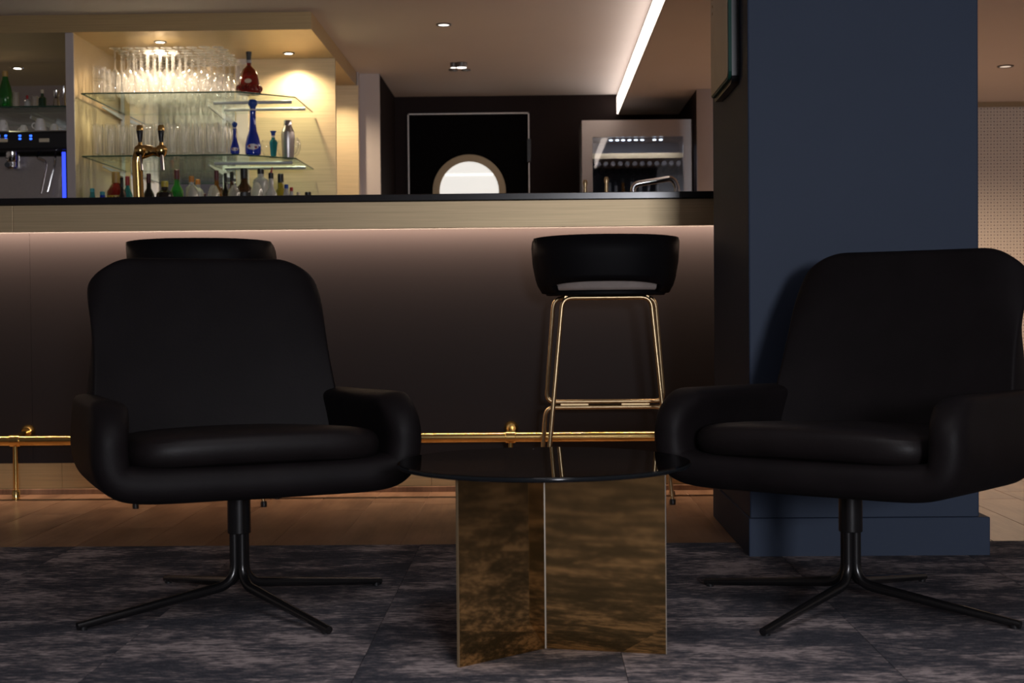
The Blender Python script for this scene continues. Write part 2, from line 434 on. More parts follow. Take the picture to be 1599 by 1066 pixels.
# ================================================================== BAR
YF, YP = 5.135, 5.33
bar = thing('bar_counter', 'long dark bar front with brass band on top and glowing underside', 'bar', (0, YP, 0))
seams = [-4.6, -1.905, 1.2]
for a, b in zip(seams[:-1], seams[1:]):
    box(a+0.0004, b-0.0004, 0, 0.03, 0.118, 0.985).build('front_panel', M['bar_panel'], bar, smooth=False)
fs = [-4.6, -1.895, 1.2]
for a, b in zip(fs[:-1], fs[1:]):
    box(a+0.0008, b-0.0008, YF-YP, YF-YP+0.02, 0.978, 1.074).build('brass_band', M['fascia'], bar, smooth=False, bevel=0.001)
ps = [-4.6, -3.2, -1.80, -0.4, 1.2]
for a, b in zip(ps[:-1], ps[1:]):
    box(a+0.0006, b-0.0006, 0.012, 0.03, 0.02, 0.1175).build('plinth_panel', M['plinth'], bar, smooth=False)
box(-4.6, 1.2, -0.004, 0.03, 0.0, 0.02).build('floor_trim', M['wood'], bar, smooth=False, bevel=0.002)
box(-4.6, 1.2, 0.03, 0.40, 0.0, 1.07).build('carcass', M['black_plastic'], bar, smooth=False)
box(-4.6, 1.2, YF-YP+0.02, 0.03, 1.062, 1.074).build('underside', M['bar_panel'], bar, smooth=False)
box(-4.6, 1.2, -0.095, -0.065, 1.042, 1.061).build('led_strip', M['under_led'], bar, smooth=False)
top = box(-4.6, 1.2, YF-0.012, 5.80, 1.0755, 1.10).build('bar_countertop', M['counter'], None, smooth=False, bevel=0.002)
tag(top, 'thin glossy black countertop along the whole bar', 'countertop')
led = area('bar_under_light', (-1.7, YP-0.062, 1.025), (-1.7, YP+0.012, 0.962), 5.7, 0.018, 70, (1.0, 0.71, 0.51))

# foot rail
YR, ZR = 5.19, 0.216
rail = thing('foot_rail', 'polished brass foot rail running along the bar front', 'foot rail', (0, YR, 0))
MB().tube([(-4.6,0,ZR),(1.1,0,ZR)], 0.0188, 18).build('rail_tube', M['brass'], rail)
for bx in (-1.92, -0.098-0.0, -3.74):
    MB().tube([(bx-0.019,0,ZR),(bx+0.019,0,ZR)], 0.0222, 18).build('collar', M['brass'], rail, bevel=0.002)
    MB().tube([(bx,0,ZR-0.02),(bx,0,0.012)], 0.0095, 12).build('post', M['brass'], rail)
    MB().lathe([(0.014,0.0),(0.014,0.03),(0.0105,0.035)], 14, bx, 0, 0).build('foot_flange', M['brass'], rail)
    MB().tube([(bx,0.0,ZR+0.012),(bx,0.118,ZR+0.022)], 0.009, 10).build('arm', M['brass'], rail)
    MB().tube([(bx,0.115,ZR+0.022),(bx,0.128,ZR+0.022),(bx,0.1385,ZR+0.022)], [0.017,0.026,0.027], 18).build('wall_flange', M['brass'], rail)

# ------------------------------------------------------------------ beer tap
b = atY(226, 305, 5.62)
t = thing('beer_tap', 'curved brass beer tap tower with two black handles on the bar', 'beer tap', (b.x, 5.62, 1.10))
def q(px, py, dy=0):     # local point
    p = atY(px, py, 5.62); return (p.x - b.x, dy, p.z - 1.10)
MB().lathe([(0.055,0),(0.055,0.01),(0.04,0.018)], 20, q(217,300)[0], 0, 0).build('base', M['brass'], t)
MB().tube(rounded([(q(217,300)[0],0,0.01), q(214,250), q(219,233), q(237,236)], 0.05, 8), 0.021, 16).build('tower', M['brass'], t)
MB().tube([q(222,238), q(240,236), q(252,238)], [0.027,0.016,0.022], 14).build('manifold', M['brass'], t)
for hx_ in (221, 254):
    c = q(hx_, 236)
    MB().lathe([(0.012,-0.024),(0.021,-0.012),(0.024,0.004),(0.019,0.016),(0.009,0.022),(0.007,0.034)], 14, c[0], -0.02, c[2]).build('valve', M['brass'], t)
    h = MB().lathe([(0.007,0.03),(0.010,0.05),(0.0135,0.078),(0.0125,0.08)], 12, c[0], -0.02, c[2]).build('handle', M['black_plastic'], t)
    MB().lathe([(0.0135,0.078),(0.0135,0.094),(0.009,0.10)], 12, c[0], -0.02, c[2]).build('handle_tip', M['brass'], h)
    MB().tube([(c[0]+0.004,-0.03,c[2]-0.02),(c[0]+0.012,-0.045,c[2]-0.08)], 0.006, 8).build('spout', M['chrome'], t)

# ------------------------------------------------------------------ faucet on the bar (right)
p0 = atY(1024, 300, 5.68)
t = thing('bar_faucet', 'chrome bridge faucet bent over the bar top before the fridge', 'faucet', (p0.x, 5.68, 1.10))
def q(px, py, dy=0):
    p = atY(px, py, 5.68); return (p.x - p0.x, dy, p.z - 1.10)
zb = lambda px: (q(px,300)[0], 0, 0.0)
MB().tube(rounded([zb(987), q(989,288), q(1050,278), q(1057,290), zb(1058)], 0.022, 6), 0.0115, 12).build('spout', M['chrome'], t)
MB().lathe([(0.022,0),(0.022,0.012),(0.012,0.016)], 16, zb(987)[0], 0, 0).build('base', M['chrome'], t)
MB().lathe([(0.022,0),(0.022,0.012),(0.012,0.016)], 16, zb(1058)[0], 0, 0).build('base', M['chrome'], t)
for px_, py_ in ((947, 276), (914, 281)):
    p1 = atY(px_, 300, 5.68)
    u = thing('tap_lever', 'short upright chrome tap lever %s' % ('nearer the bent faucet' if px_ == 947 else 'left of the other one, at the fridge edge'), 'tap', (p1.x, 5.68, 1.10))
    h = atY(px_, py_, 5.68).z - 1.10
    MB().lathe([(0.014,0),(0.014,0.01),(0.008,0.014),(0.0065,h*0.7),(0.0065,h*0.78)], 12).build('stem', M['stool_brass'], u)
    MB().lathe([(0.008,h*0.78),(0.0095,h*0.9),(0.006,h)], 12).build('knob', M['stool_brass'], u)

# ================================================================== BACK BAR UNIT
YB = 8.13
XL, XR = -2.39, -1.137
ZBC = 1.12      # back counter
cabn = thing('back_bar_cabinet', 'champagne gold base cabinet under the bottle row behind the bar', 'cabinet', (-2.4, YB, 0))
def ub(name, mat, x0, x1, y0, y1, z0, z1, **k):
    return box(x0+2.4, x1+2.4, y0-YB, y1-YB, z0, z1).build(name, mat, cabn, smooth=False, **k)
for a, b in zip((-4.6, -3.5, -2.41, -1.77), (-3.5, -2.41, -1.77, XR)):
    ub('cabinet_door', M['champagne'], a+0.002, b-0.002, 7.335, 7.355, 0.08, ZBC-0.035)
ub('carcass', M['champagne'], -4.6, XR, 7.356, YB-0.02, 0, ZBC-0.031)
wt = box(-4.6, XR, 7.325, YB-0.02, ZBC-0.03, ZBC).build('back_worktop', M['counter'], None, smooth=False, bevel=0.002)
tag(wt, 'black worktop carrying the bottle row behind the bar', 'worktop')
def wb(name, mat, x0, x1, y0, y1, z0, z1, label):
    return struct(name, box(x0, x1, y0, y1, z0, z1), mat, label)
dv = wb('wall_divider', M['champagne'], -2.412, -2.372, 7.322, YB, ZBC, 2.13, 'narrow gold divider between coffee machine and glass shelves')
box(-2.413, -2.371, 7.312, 7.322, ZBC, 2.13).build('end_cap', M['grey_wall'], dv, smooth=False)
wk = wb('wall_shelf_back', M['champagne'], -4.6, XR, YB+0.006, YB+0.03, 0, 2.13, 'gold and mirrored wall behind the glass shelves')
box(-2.372, -2.318, YB, YB+0.006, 1.0, 2.13).build('gold_panel', M['champagne'], wk, smooth=False)
box(-2.317, -1.713, YB+0.002, YB+0.006, 1.0, 2.13).build('mirror', M['mirror'], wk, smooth=False)
box(-1.712, XR, YB, YB+0.006, 1.0, 2.13).build('gold_panel', M['champagne'], wk, smooth=False)
box(-4.6, -2.413, YB+0.002, YB+0.006, 1.0, 2.13).build('mirror', M['mirror'], wk, smooth=False)
box(-1.705, -1.635, YB-0.012, YB, 1.0, 2.13).build('pale_strip', M['grey_wall'], wk, smooth=False)
for sx in (-2.355, -1.776):
    box(sx-0.008, sx+0.008, YB-0.016, YB, ZBC, 2.05).build('slotted_upright', M['bracket'], wk, smooth=False)

def shelf(label, z, pts, brackets, rails):
    s = thing('glass_shelf', label, 'shelf', (pts[0][0], pts[0][1], z), 0, 'glass shelves of the back bar')
    o = s.location
    lp = [(a-o.x, c-o.y) for a, c in pts]
    MB().prism(lp, -0.010, 0.0).build('pane', M['shelf_glass'], s, smooth=False)
    e = MB()
    for (a, c), (d, f) in zip(lp[:-1], lp[1:]):
        e.tube([(a, c-0.0005, -0.005), (d, f-0.0005, -0.005)], 0.0038, 6)
    e.build('front_edge', M['glass_edge'], s)
    for bx in brackets:
        mb = MB().add([(bx-o.x-0.004, 7.74-o.y, -0.022), (bx-o.x-0.004, YB-0.016-o.y, -0.040), (bx-o.x-0.004, YB-0.016-o.y, -0.012), (bx-o.x-0.004, 7.74-o.y, -0.012),
                       (bx-o.x+0.004, 7.74-o.y, -0.022), (bx-o.x+0.004, YB-0.016-o.y, -0.040), (bx-o.x+0.004, YB-0.016-o.y, -0.012), (bx-o.x+0.004, 7.74-o.y, -0.012)],
                      [(0,1,2,3),(7,6,5,4),(0,4,5,1),(1,5,6,2),(2,6,7,3),(3,7,4,0)])
        mb.build('bracket', M['bracket'], s, smooth=False)
    for xa, xb, yy in rails:
        MB().tube([(xa-o.x, yy-o.y, -0.02), (xb-o.x, yy-o.y, -0.02)], 0.009, 12).build('rail', M['bracket'], s)
    return s
ZU, ZLO = 1.828, 1.504
for z, lab in ((ZU, 'upper glass shelf full of upturned stemmed glasses'), (ZLO, 'lower glass shelf with tumblers and blue bottles')):
    shelf(lab, z, [(-2.345, YB-0.004), (-2.345, 7.35), (-1.535, 7.35), (-1.27, 7.56), (-1.265, YB-0.02)], (-2.355+0.0, -1.776), ((-1.72, -1.30, 7.62), (-1.72, -1.27, 7.88)))
shelf('short glass shelf above the coffee machine holding a green bottle', 1.775, [(-4.4, YB), (-4.4, 7.42), (-2.42, 7.42), (-2.42, YB)], (-2.75, -3.9), ())

# soffit downlights
def downlight(name, loc, r, label, mat, group=None, power=0, angle=150, col=(1.0,0.78,0.52)):
    d = thing(name, label, 'downlight', loc, 0, group)
    MB().lathe([(r*0.80,0.0),(r*0.84,-0.006),(r*1.12,-0.006),(r*1.2,0.0)], 24, capb=False, capt=False).build('trim_ring', M['ring'], d)
    MB().lathe([(0.001,-0.003),(r*0.82,-0.003)], 24, capb=False, capt=False).build('lens', mat, d)
    if power:
        l = spot(name+'_lamp', (loc[0], loc[1], loc[2]-0.012), (loc[0], loc[1], 0), power, col, angle, 0.7, 0.025)
    return d
zs = 2.13
for px, py, lab, pw_ in ((452, 84, 'small bright downlight in the gold soffit above the cocktail shaker', 42), (250, 65, 'bright downlight in the gold soffit above the stemmed glasses', 78), (-2, 92, 'bright downlight in the gold soffit above the green bottle at the frame edge', 16)):
    p = atZ(px, py, zs)
    downlight('soffit_downlight', (p.x, min(p.y, 7.95), zs), 0.028, lab, M['lamp'], 'soffit downlights', pw_)
downlight('soffit_downlight', (-1.27, 8.72, zs), 0.028, 'downlight hidden behind the shelf unit, washing the gold end wall', M['lamp'], 'soffit downlights', 34)
p = atZ(693, 38, ZC); downlight('ceiling_downlight', (p.x, p.y, ZC), 0.036, 'single round recessed downlight in the open ceiling', M['lamp_dim'], None, 20, 120, (1,0.82,0.68))
p = atZ(713, 98, ZC)
spot('twin_spot_lamp', (p.x+0.03, p.y, ZC-0.045), (p.x+0.03, p.y, 0), 16, (1,0.82,0.68), 110, 0.7, 0.03)
d = thing('twin_ceiling_spot', 'small twin spotlight hanging from the ceiling before the door', 'spotlight', (p.x, p.y, ZC))
for sx in (-0.035, 0.045):
    MB().lathe([(0.03,0.0),(0.03,-0.006),(0.012,-0.01)], 16, sx, 0.25, 0).build('ceiling_plate', M['ring'], d)
for sx, r in ((-0.02, 0.02), (0.03, 0.036)):
    hh = MB().lathe([(r,0.0),(r,-0.02),(r*0.9,-0.03)], 18, sx, 0, 0).build('spot_head', M['ring'], d)
    MB().lathe([(0.001,-0.031),(r*0.88,-0.031)], 18, sx, 0, 0, capb=False, capt=False).build('lens', M['lamp_dim'], hh)
# far right ceiling lamp
p = atZ(1570, 103, ZL)
downlight('far_downlight', (p.x, p.y, ZL), 0.04, 'recessed downlight in the far ceiling right of the column', M['lamp_far'], None, 170, 150, (1,0.72,0.5))

# ------------------------------------------------------------------ glassware
ORD = ['first','second','third','fourth','fifth','sixth','seventh','eighth','ninth','tenth','eleventh','twelfth']
ROW = ['front','second']
def copies(me, name, cat, group, spots):
    """spots: (x, y, z, label)"""
    for (x, y, z, lab) in spots:
        o = bpy.data.objects.new(name, me); COL.objects.link(o)
        o.location = (x, y, z); o.rotation_euler = (0, 0, random.choice((0, 1, 2, 3))*math.pi/2)
        tag(o, lab, cat, group)
wg = MB().lathe([(0.024,0.0015),(0.028,0.03),(0.0305,0.07),(0.028,0.10),(0.016,0.125),(0.005,0.137),(0.0038,0.16),(0.0038,0.222),(0.007,0.236),(0.031,0.2425),(0.0315,0.244),(0.001,0.2445)], 14, capb=False, capt=False).mesh('stemmed_glass')
wg.materials.append(M['stemware'])
random.seed(11)
sp = []
for r_ in range(8):
    for c_ in range(9):
        lab = 'clear stemmed glass, upside down, %s from the left in the %s row' % (ORD[c_], ROW[r_]) if r_ < 2 else 'clear stemmed glass, upside down, in the packed rows behind the first two'
        sp.append((-2.195 + c_*0.0675 + random.uniform(-.0015,.0015) + (0.012 if r_ % 2 else 0), 7.44 + r_*0.078 + random.uniform(-.004,.004), ZU, lab))
copies(wg, 'stemmed_glass', 'glass', 'upturned stemmed glasses on the upper shelf', sp)
tb = MB().lathe([(0.030,0.0),(0.034,0.012),(0.036,0.075),(0.0345,0.075),(0.032,0.014),(0.001,0.012)], 14, capb=True, capt=False).mesh('tumbler'); tb.materials.append(M['glassware'])
sp = []
for r_ in range(3):
    for k in range(2):
        sp.append((-2.285, 7.46 + r_*0.085, ZU + k*0.0765, '%s short tumbler of the %s stack left of the stemmed glasses' % (('lower','upper')[k], ('front','middle','rear')[r_])))
copies(tb, 'tumbler', 'glass', 'stacked tumblers on the upper shelf', sp)
hb = MB().lathe([(0.026,0.0),(0.0265,0.02),(0.0295,0.150),(0.027,0.168),(0.0305,0.172),(0.028,0.172),(0.025,0.02),(0.001,0.014)], 14, capb=True, capt=False).mesh('highball_glass'); hb.materials.append(M['glassware'])
sp = []
for r_ in range(4):
    for c_ in range(11):
        lab = 'tall clear tumbler, %s from the left in the %s row of the lower shelf' % (ORD[c_], ROW[r_]) if r_ < 2 else 'tall clear tumbler in the two rear rows of the lower shelf'
        sp.append((-2.295 + c_*0.0655 + random.uniform(-.0015,.0015), 7.45 + r_*0.085, ZLO, lab))
copies(hb, 'highball_glass', 'glass', 'tall tumblers on the lower shelf', sp)
gb = MB().lathe([(0.028,0.0),(0.0285,0.002),(0.006,0.006),(0.004,0.012),(0.005,0.03),(0.022,0.045),(0.033,0.075),(0.033,0.10),(0.027,0.125)], 16, capb=True, capt=False).mesh('brandy_glass'); gb.materials.append(M['glassware'])
copies(gb, 'brandy_glass', 'glass', 'brandy glasses on the lower shelf', [
    (-1.31,7.70,ZLO,'round brandy glass nearest the end of the lower shelf, in front'), (-1.315,7.79,ZLO,'round brandy glass at the end of the lower shelf, behind another'),
    (-1.39,7.84,ZLO,'round brandy glass behind the cocktail shaker'), (-1.47,7.80,ZLO,'round brandy glass behind the small teal bottle'), (-1.55,7.78,ZLO,'round brandy glass behind the tall blue bottle')])

# ------------------------------------------------------------------ bottles
def bottle(name, label, loc, body, bm, neck=None, cap=None, cm=None, lab=None, lm=None, cat='bottle', n=18, group=None):
    """body: lathe profile; cap: lathe profile; lab: (r, z0, z1)"""
    t = thing(name, label, cat, loc, random.uniform(-0.2, 0.2), group)
    MB().lathe(body, n).build('glass_body', M[bm], t)
    if cap: MB().lathe(cap, 14).build('cap', M[cm], t)
    if lab:
        r, z0, z1 = lab
        mb = MB(); k = 10
        vs = []
        for i in range(k+1):
            a = R(-90 - 50 + 100*i/k); h = math.sqrt(max(0, 1-((i-k/2)/(k/2))**2))*0.5 if len(lab) == 3 and lm == 'c_white_oval' else 0.5
            zm = (z0+z1)/2; dz = (z1-z0)*h
            vs += [(r*math.cos(a), r*math.sin(a), zm-dz), (r*math.cos(a), r*math.sin(a), zm+dz)]
        mb.add(vs, [(2*i, 2*i+2, 2*i+3, 2*i+1) for i in range(k)])
        mb.build('paper_label', M['c_white'] if lm == 'c_white_oval' else M[lm], t)
    return t
# cognac decanter
p = atY(389, 140, 7.47)
t = thing('decanter_bottle', 'red bell-shaped brandy decanter with black neck on the upper shelf', 'bottle', (p.x, 7.47, ZU))
MB().lathe([(0.058,0.0),(0.064,0.008),(0.066,0.022),(0.060,0.034),(0.056,0.05),(0.052,0.075),(0.046,0.10),(0.034,0.128),(0.018,0.143),(0.012,0.15),(0.012,0.165)], 24).build('glass_body', M['b_red'], t)
for k in range(14):
    a = 2*math.pi*k/14
    MB().lathe([(0.003,0.012),(0.010,0.018),(0.012,0.028),(0.008,0.040),(0.002,0.046)], 8, 0.060*math.cos(a), 0.060*math.sin(a), 0).build('glass_knob', M['b_red'], t)
MB().lathe([(0.0145,0.163),(0.0145,0.178)], 14).build('collar', M['c_grey'], t)
MB().lathe([(0.0125,0.178),(0.0135,0.20),(0.0155,0.216),(0.0155,0.222)], 14).build('stopper', M['c_black'], t)
mb = MB(); k = 12; vs = [(0.006, -0.0585, 0.062)]
for i in range(k):
    a = 2*math.pi*i/k
    vs.append((0.006+0.019*math.cos(a), -0.0585+0.004*math.sin(a)+0.002*abs(math.cos(a)), 0.062+0.0125*math.sin(a)))
mb.add(vs, [(0, 1+i, 1+(i+1)%k) for i in range(k)]).build('oval_label', M['c_cream'], t)
# blue bottles
def blue(label, px, Y, h, r):
    p = atY(px, 240, Y); s = h/0.297
    t = thing('blue_bottle', label, 'bottle', (p.x, Y, ZLO))
    pr = [(0.7*r,0),(0.97*r,0.012*s),(r,0.035*s),(0.97*r,0.06*s),(0.78*r,0.095*s),(0.50*r,0.13*s),(0.40*r,0.165*s),(0.37*r,0.225*s),(0.42*r,0.237*s)]
    MB().lathe(pr, 22).build('glass_body', M['b_blue'], t)
    MB().lathe([(0.43*r,0.236*s),(0.43*r,0.243*s)], 16).build('neck_ring', M['c_white'], t)
    MB().lathe([(0.36*r,0.243*s),(0.40*r,0.256*s),(0.58*r,0.268*s),(0.60*r,0.280*s),(0.40*r,0.293*s),(0.06*r,0.297*s)], 16).build('stopper', M['c_blue'], t)
    mb = MB(); k = 14; vs = [(0.12*r, -1.04*r, 0.045*s)]
    for i in range(k):
        a = 2*math.pi*i/k; xx = 0.12*r+0.70*r*math.cos(a)
        vs.append((xx, -math.sqrt(max(0,(1.03*r)**2-xx**2)), 0.045*s+0.0155*s*math.sin(a)))
    lb = mb.add(vs, [(0, 1+i, 1+(i+1)%k) for i in range(k)]).build('oval_label', M['c_white'], t)
    for dx, dz in ((-0.30, 0.004), (0.50, -0.003)):
        yy = -math.sqrt((1.05*r)**2 - (dx*r)**2)
        box((dx-0.10)*r, (dx+0.12)*r, yy-0.0006, yy+0.002, (0.045+dz-0.005)*s, (0.045+dz+0.005)*s).build('label_print', M['c_red'], lb, smooth=False)
    return t
blue('small cobalt blue long-necked bottle with white oval label', 367, 7.385, 0.170, 0.024)
blue('tall cobalt blue long-necked bottle with ball stopper', 395.5, 7.47, 0.300, 0.042)
p = atY(427, 240, 7.56)
t = thing('teal_bottle', 'small teal bottle with flared blue stopper beside the shaker', 'bottle', (p.x, 7.56, ZLO))
MB().lathe([(0.022,0),(0.022,0.006),(0.015,0.010),(0.019,0.05),(0.022,0.082),(0.018,0.092),(0.010,0.10),(0.010,0.108)], 8).build('glass_body', M['b_teal'], t, smooth=False)
MB().lathe([(0.011,0.107),(0.011,0.117)], 12).build('neck_ring', M['c_white'], t)
MB().lathe([(0.010,0.117),(0.012,0.13),(0.017,0.142),(0.012,0.143)], 8).build('stopper', M['c_blue'], t, smooth=False)
p = atY(450, 243, 7.63)
t = thing('cocktail_shaker', 'brushed steel cocktail shaker on the lower glass shelf', 'shaker', (p.x, 7.63, ZLO))
MB().lathe([(0.029,0),(0.030,0.004),(0.036,0.10),(0.0365,0.125),(0.034,0.145)], 24).build('cup', M['steel'], t)
MB().lathe([(0.034,0.1455),(0.024,0.172),(0.0215,0.178)], 24).build('lid', M['steel'], t)
MB().lathe([(0.0222,0.178),(0.0222,0.202),(0.021,0.207)], 24).build('lid_cap', M['chrome'], t)

# bottom row on the back worktop
def row(name, label, px, ytop, rb, bm, cm, Y=7.5, shape='wine', lm=None, caph=0.05):
    p = atY(px, ytop, Y); H = p.z - ZBC
    if shape == 'wine': pr = [(rb*.9,0),(rb,0.006),(rb,H-0.125),(rb*.86,H-0.105),(rb*.42,H-0.078),(rb*.36,H-0.004)]
    elif shape == 'square': pr = [(rb,0),(rb,H-0.075),(rb*.9,H-0.060),(rb*.42,H-0.045),(rb*.38,H-0.004)]
    elif shape == 'round': pr = [(rb*.6,0),(rb*.95,H*.2),(rb,H*.5),(rb*.92,H-0.105),(rb*.5,H-0.07),(rb*.36,H-0.06),(rb*.36,H-0.004)]
    else: pr = [(rb*.9,0),(rb,H*.1),(rb,H*.7),(rb*.6,H*.85),(rb*.5,H-0.004)]
    nr = pr[-1][0]*1.12
    cap = [(nr,H-caph),(nr,H-0.003),(nr*.8,H)]
    lab = (pr[1][0]*1.012, H-0.20, H-0.128) if lm else None
    return bottle(name, label, (p.x, Y, ZBC), pr, bm, cap=cap, cm=cm, lab=lab, lm=lm)
row('round_flask', 'round red ceramic bottle with gold neck behind the beer tap', 181, 268, 0.052, 'b_red', 'c_gold', 7.50, 'round', 'c_yellow', 0.06)
row('liqueur_bottle', 'dark slim bottle directly right of the round red one', 190, 277, 0.022, 'b_dark', 'c_black', 7.44)
row('liqueur_bottle', 'small teal bottle with a red collar left of the tap tower', 199, 275, 0.030, 'b_teal', 'c_red', 7.66, 'round')
row('wine_bottle', 'dark bottle with a wine-red capsule right of the tap tower', 232, 271, 0.030, 'b_dark', 'c_wine', 7.5, 'wine', 'c_cream')
row('boxed_bottle', 'square bottle with a wide pale label and yellow-edged cap', 257, 283, 0.045, 'b_dark', 'c_yellow', 7.46, 'square', 'c_grey', 0.03)
row('wine_bottle', 'green bottle with a dark red capsule', 276, 265, 0.036, 'b_green', 'c_wine', 7.59, 'wine', None, 0.055)
row('crystal_bottle', 'clear bottle with an orange ball cap, left of a pair', 299, 275, 0.032, 'b_clear', 'c_orange', 7.52, 'square', None, 0.032)
row('crystal_bottle', 'clear bottle with a lower orange cap, right of a pair', 309, 280, 0.030, 'b_clear', 'c_orange', 7.60, 'square', None, 0.028)
row('whisky_bottle', 'amber bottle with a brown capsule behind the crystal glass', 338, 266, 0.030, 'b_amber', 'c_wine', 7.55, 'wine', None, 0.06)
row('whisky_bottle', 'dark slim bottle beside the shelf upright', 352, 270, 0.022, 'b_dark', 'c_black', 7.62)
row('whisky_bottle', 'dark brown bottle with tall black capsule right of the shelf upright', 362, 268, 0.026, 'b_brown', 'c_black', 7.58)
row('whisky_bottle', 'broad-shouldered brown whisky bottle with black neck', 381, 263, 0.048, 'b_brown', 'c_black', 7.5, 'wine', 'c_black', 0.06)
row('clear_bottle', 'clear bottle with short black cap behind the glass decanter', 407, 263, 0.042, 'b_clear', 'c_black', 7.58, 'square', None, 0.03)
t = row('pourer_bottle', 'clear bottle with black stopper and red pouring spout', 423, 270, 0.034, 'b_clear', 'c_black', 7.5, 'wine', 'c_cream', 0.03)
hh = atY(423, 270, 7.5).z - ZBC
MB().tube([(0,0,hh-0.002),(0.004,0,hh+0.012),(0.008,0,hh+0.03)], [0.006,0.005,0.003], 8).build('pouring_spout', M['c_red'], t)
row('limoncello_bottle', 'yellow bottle with black cap at the right end of the row', 438, 271, 0.040, 'b_yellow', 'c_black', 7.62, 'wine', None, 0.05)
row('small_bottle', 'small bottle with blue cap right of the yellow bottle', 447, 288, 0.020, 'b_clear', 'c_blue', 7.46, 'jar', None, 0.03)
row('small_bottle', 'small bottle with red cap near the row end', 455, 292.5, 0.016, 'b_clear', 'c_red', 7.42, 'jar', None, 0.03)
row('small_bottle', 'small jar with cream lid near the row end', 466, 300, 0.019, 'b_clear', 'c_cream', 7.42, 'jar', None, 0.03)
row('small_bottle', 'low dark jar, last in the row', 481, 299.5, 0.030, 'b_dark', 'c_black', 7.44, 'jar', None, 0.03)
row('teal_jar', 'low teal jar at the left end of the bottle row', 144, 294, 0.022, 'b_teal', 'c_teal', 7.5, 'jar', None, 0.02)
row('blue_jar', 'low blue jar left of the round red bottle', 160, 299, 0.024, 'b_blue', 'c_teal', 7.40, 'jar', None, 0.03)
cg = MB().lathe([(0.026,0.0),(0.030,0.03),(0.031,0.085),(0.030,0.14),(0.020,0.158),(0.012,0.168),(0.001,0.17)], 12, capb=True, capt=False).mesh('crystal_glass'); cg.materials.append(M['crystal'])
for px, lab in ((302, 'cut crystal decanter glinting below the orange caps'), (335, 'cut crystal decanter in front of the amber bottle'), (367, 'cut crystal decanter left of the broad whisky bottle'), (402, 'cut crystal decanter right of the broad whisky bottle')):
    p = atY(px, 300, 7.42)
    o = link('crystal_decanter', cg, None, None, loc=(p.x, 7.40, ZBC))
    o.scale = (1.05, 1.05, 1.42 if px == 402 else 1.34)
    tag(o, lab, 'decanter', 'crystal decanters on the back worktop')

# left compartment: shelf items
ZS = 1.775
def lrow(name, label, px, ytop, rb, bm, cm, shape='wine', caph=0.03, Y=7.47, cat='bottle'):
    p = atY(px, ytop, Y); H = p.z - ZS
    if shape == 'wine': pr = [(rb*.9,0),(rb,0.006),(rb*1.02,H*.35),(rb*.8,H*.55),(rb*.42,H*.78),(rb*.36,H-0.004)]
    elif shape == 'cyl': pr = [(rb*.85,0),(rb,H*.5),(rb*.9,H-0.004)]
    else: pr = [(rb,0),(rb,H*.5),(rb*.4,H*.62),(rb*.38,H-0.004)]
    nr = pr[-1][0]*1.15
    return bottle(name, label, (p.x, Y, ZS), pr, bm, cap=[(nr,H-caph),(nr,H-0.003),(nr*.8,H)], cm=cm, cat=cat)
lrow('water_bottle', 'green teardrop water bottle with gold cap on the short shelf', 8, 111, 0.036, 'b_green', 'c_gold')
lrow('pourer_bottle', 'small bottle with red cap on the short shelf', 42.5, 149, 0.016, 'b_clear', 'c_red', 'sq', 0.02)
lrow('pourer_bottle', 'small bottle with cream cap on the short shelf', 66, 140, 0.020, 'b_dgreen', 'c_cream', 'sq', 0.02)
M['jig'] = M['chrome']
for px, yt, rb, lab in ((88, 142, 0.019, 'narrow steel jigger on the short shelf'), (99.5, 134, 0.011, 'tall thin steel tube by the divider on the short shelf')):
    p = atY(px, yt, 7.47); H = p.z - ZS
    t = thing('steel_jigger', lab, 'jigger', (p.x, 7.47, ZS))
    MB().lathe([(rb,0),(rb*.75,H*.45),(rb*.6,H*.52)], 16).build('lower_cup', M['chrome'], t)
    MB().lathe([(rb*.6,H*.52),(rb*.8,H*.6),(rb*.95,H),(rb*.85,H),(rb*.6,H*.6)], 16).build('upper_cup', M['chrome'], t)
for px, yt in ((25, 144), (54, 150)):
    p = atY(px, yt, 7.52); H = p.z - ZS
    me = MB().lathe([(0.017,0),(0.018,H),(0.0165,H),(0.015,0.01),(0.001,0.009)], 14, capt=False).mesh('shot_glass'); me.materials.append(M['glassware'])
    o = link('shot_glass', me, None, None, loc=(p.x, 7.52, ZS)); tag(o, 'slim clear shot glass %s on the short shelf' % ('right of the green bottle' if px == 25 else 'between the red and cream caps'), 'glass', 'shot glasses')

# ------------------------------------------------------------------ coffee machine
YM = 7.35
pl = atY(107, 202, YM); zt = pl.z
cm_ = thing('coffee_machine', 'black and chrome espresso machine with blue lights behind the bar', 'coffee machine', (pl.x-0.42, YM, ZBC))
zt -= ZBC; hw = 0.42
box(-hw, hw, 0.12, 0.42, 0.03, zt-0.12).build('body', M['steel'], cm_, smooth=False, bevel=0.006)
hd = box(-hw, hw, 0.0, 0.42, zt-0.105, zt-0.006).build('control_head', M['black_plastic'], cm_, smooth=False, bevel=0.012)
box(-hw, hw, 0.02, 0.42, zt-0.006, zt).build('cup_tray', M['steel'], cm_, smooth=False, bevel=0.002)
for px in (-2, 9, 31, 48):
    c = atY(px, 214, YM); lx = c.x-(pl.x-0.42)
    for dz in (0.007, -0.009):
        box(lx-0.007, lx+0.007, -0.002, 0.003, c.z-ZBC+dz-0.005, c.z-ZBC+dz+0.005).build('icon_light', M['blue_icon'], hd, smooth=False, bevel=0.002)
for px in (4, 69):
    c = atY(px, 219, YM); lx = c.x-(pl.x-0.42)
    box(lx-0.027, lx+0.027, -0.004, 0.003, c.z-ZBC-0.010, c.z-ZBC+0.010).build('button', M['c_cream'], hd, smooth=False, bevel=0.003)
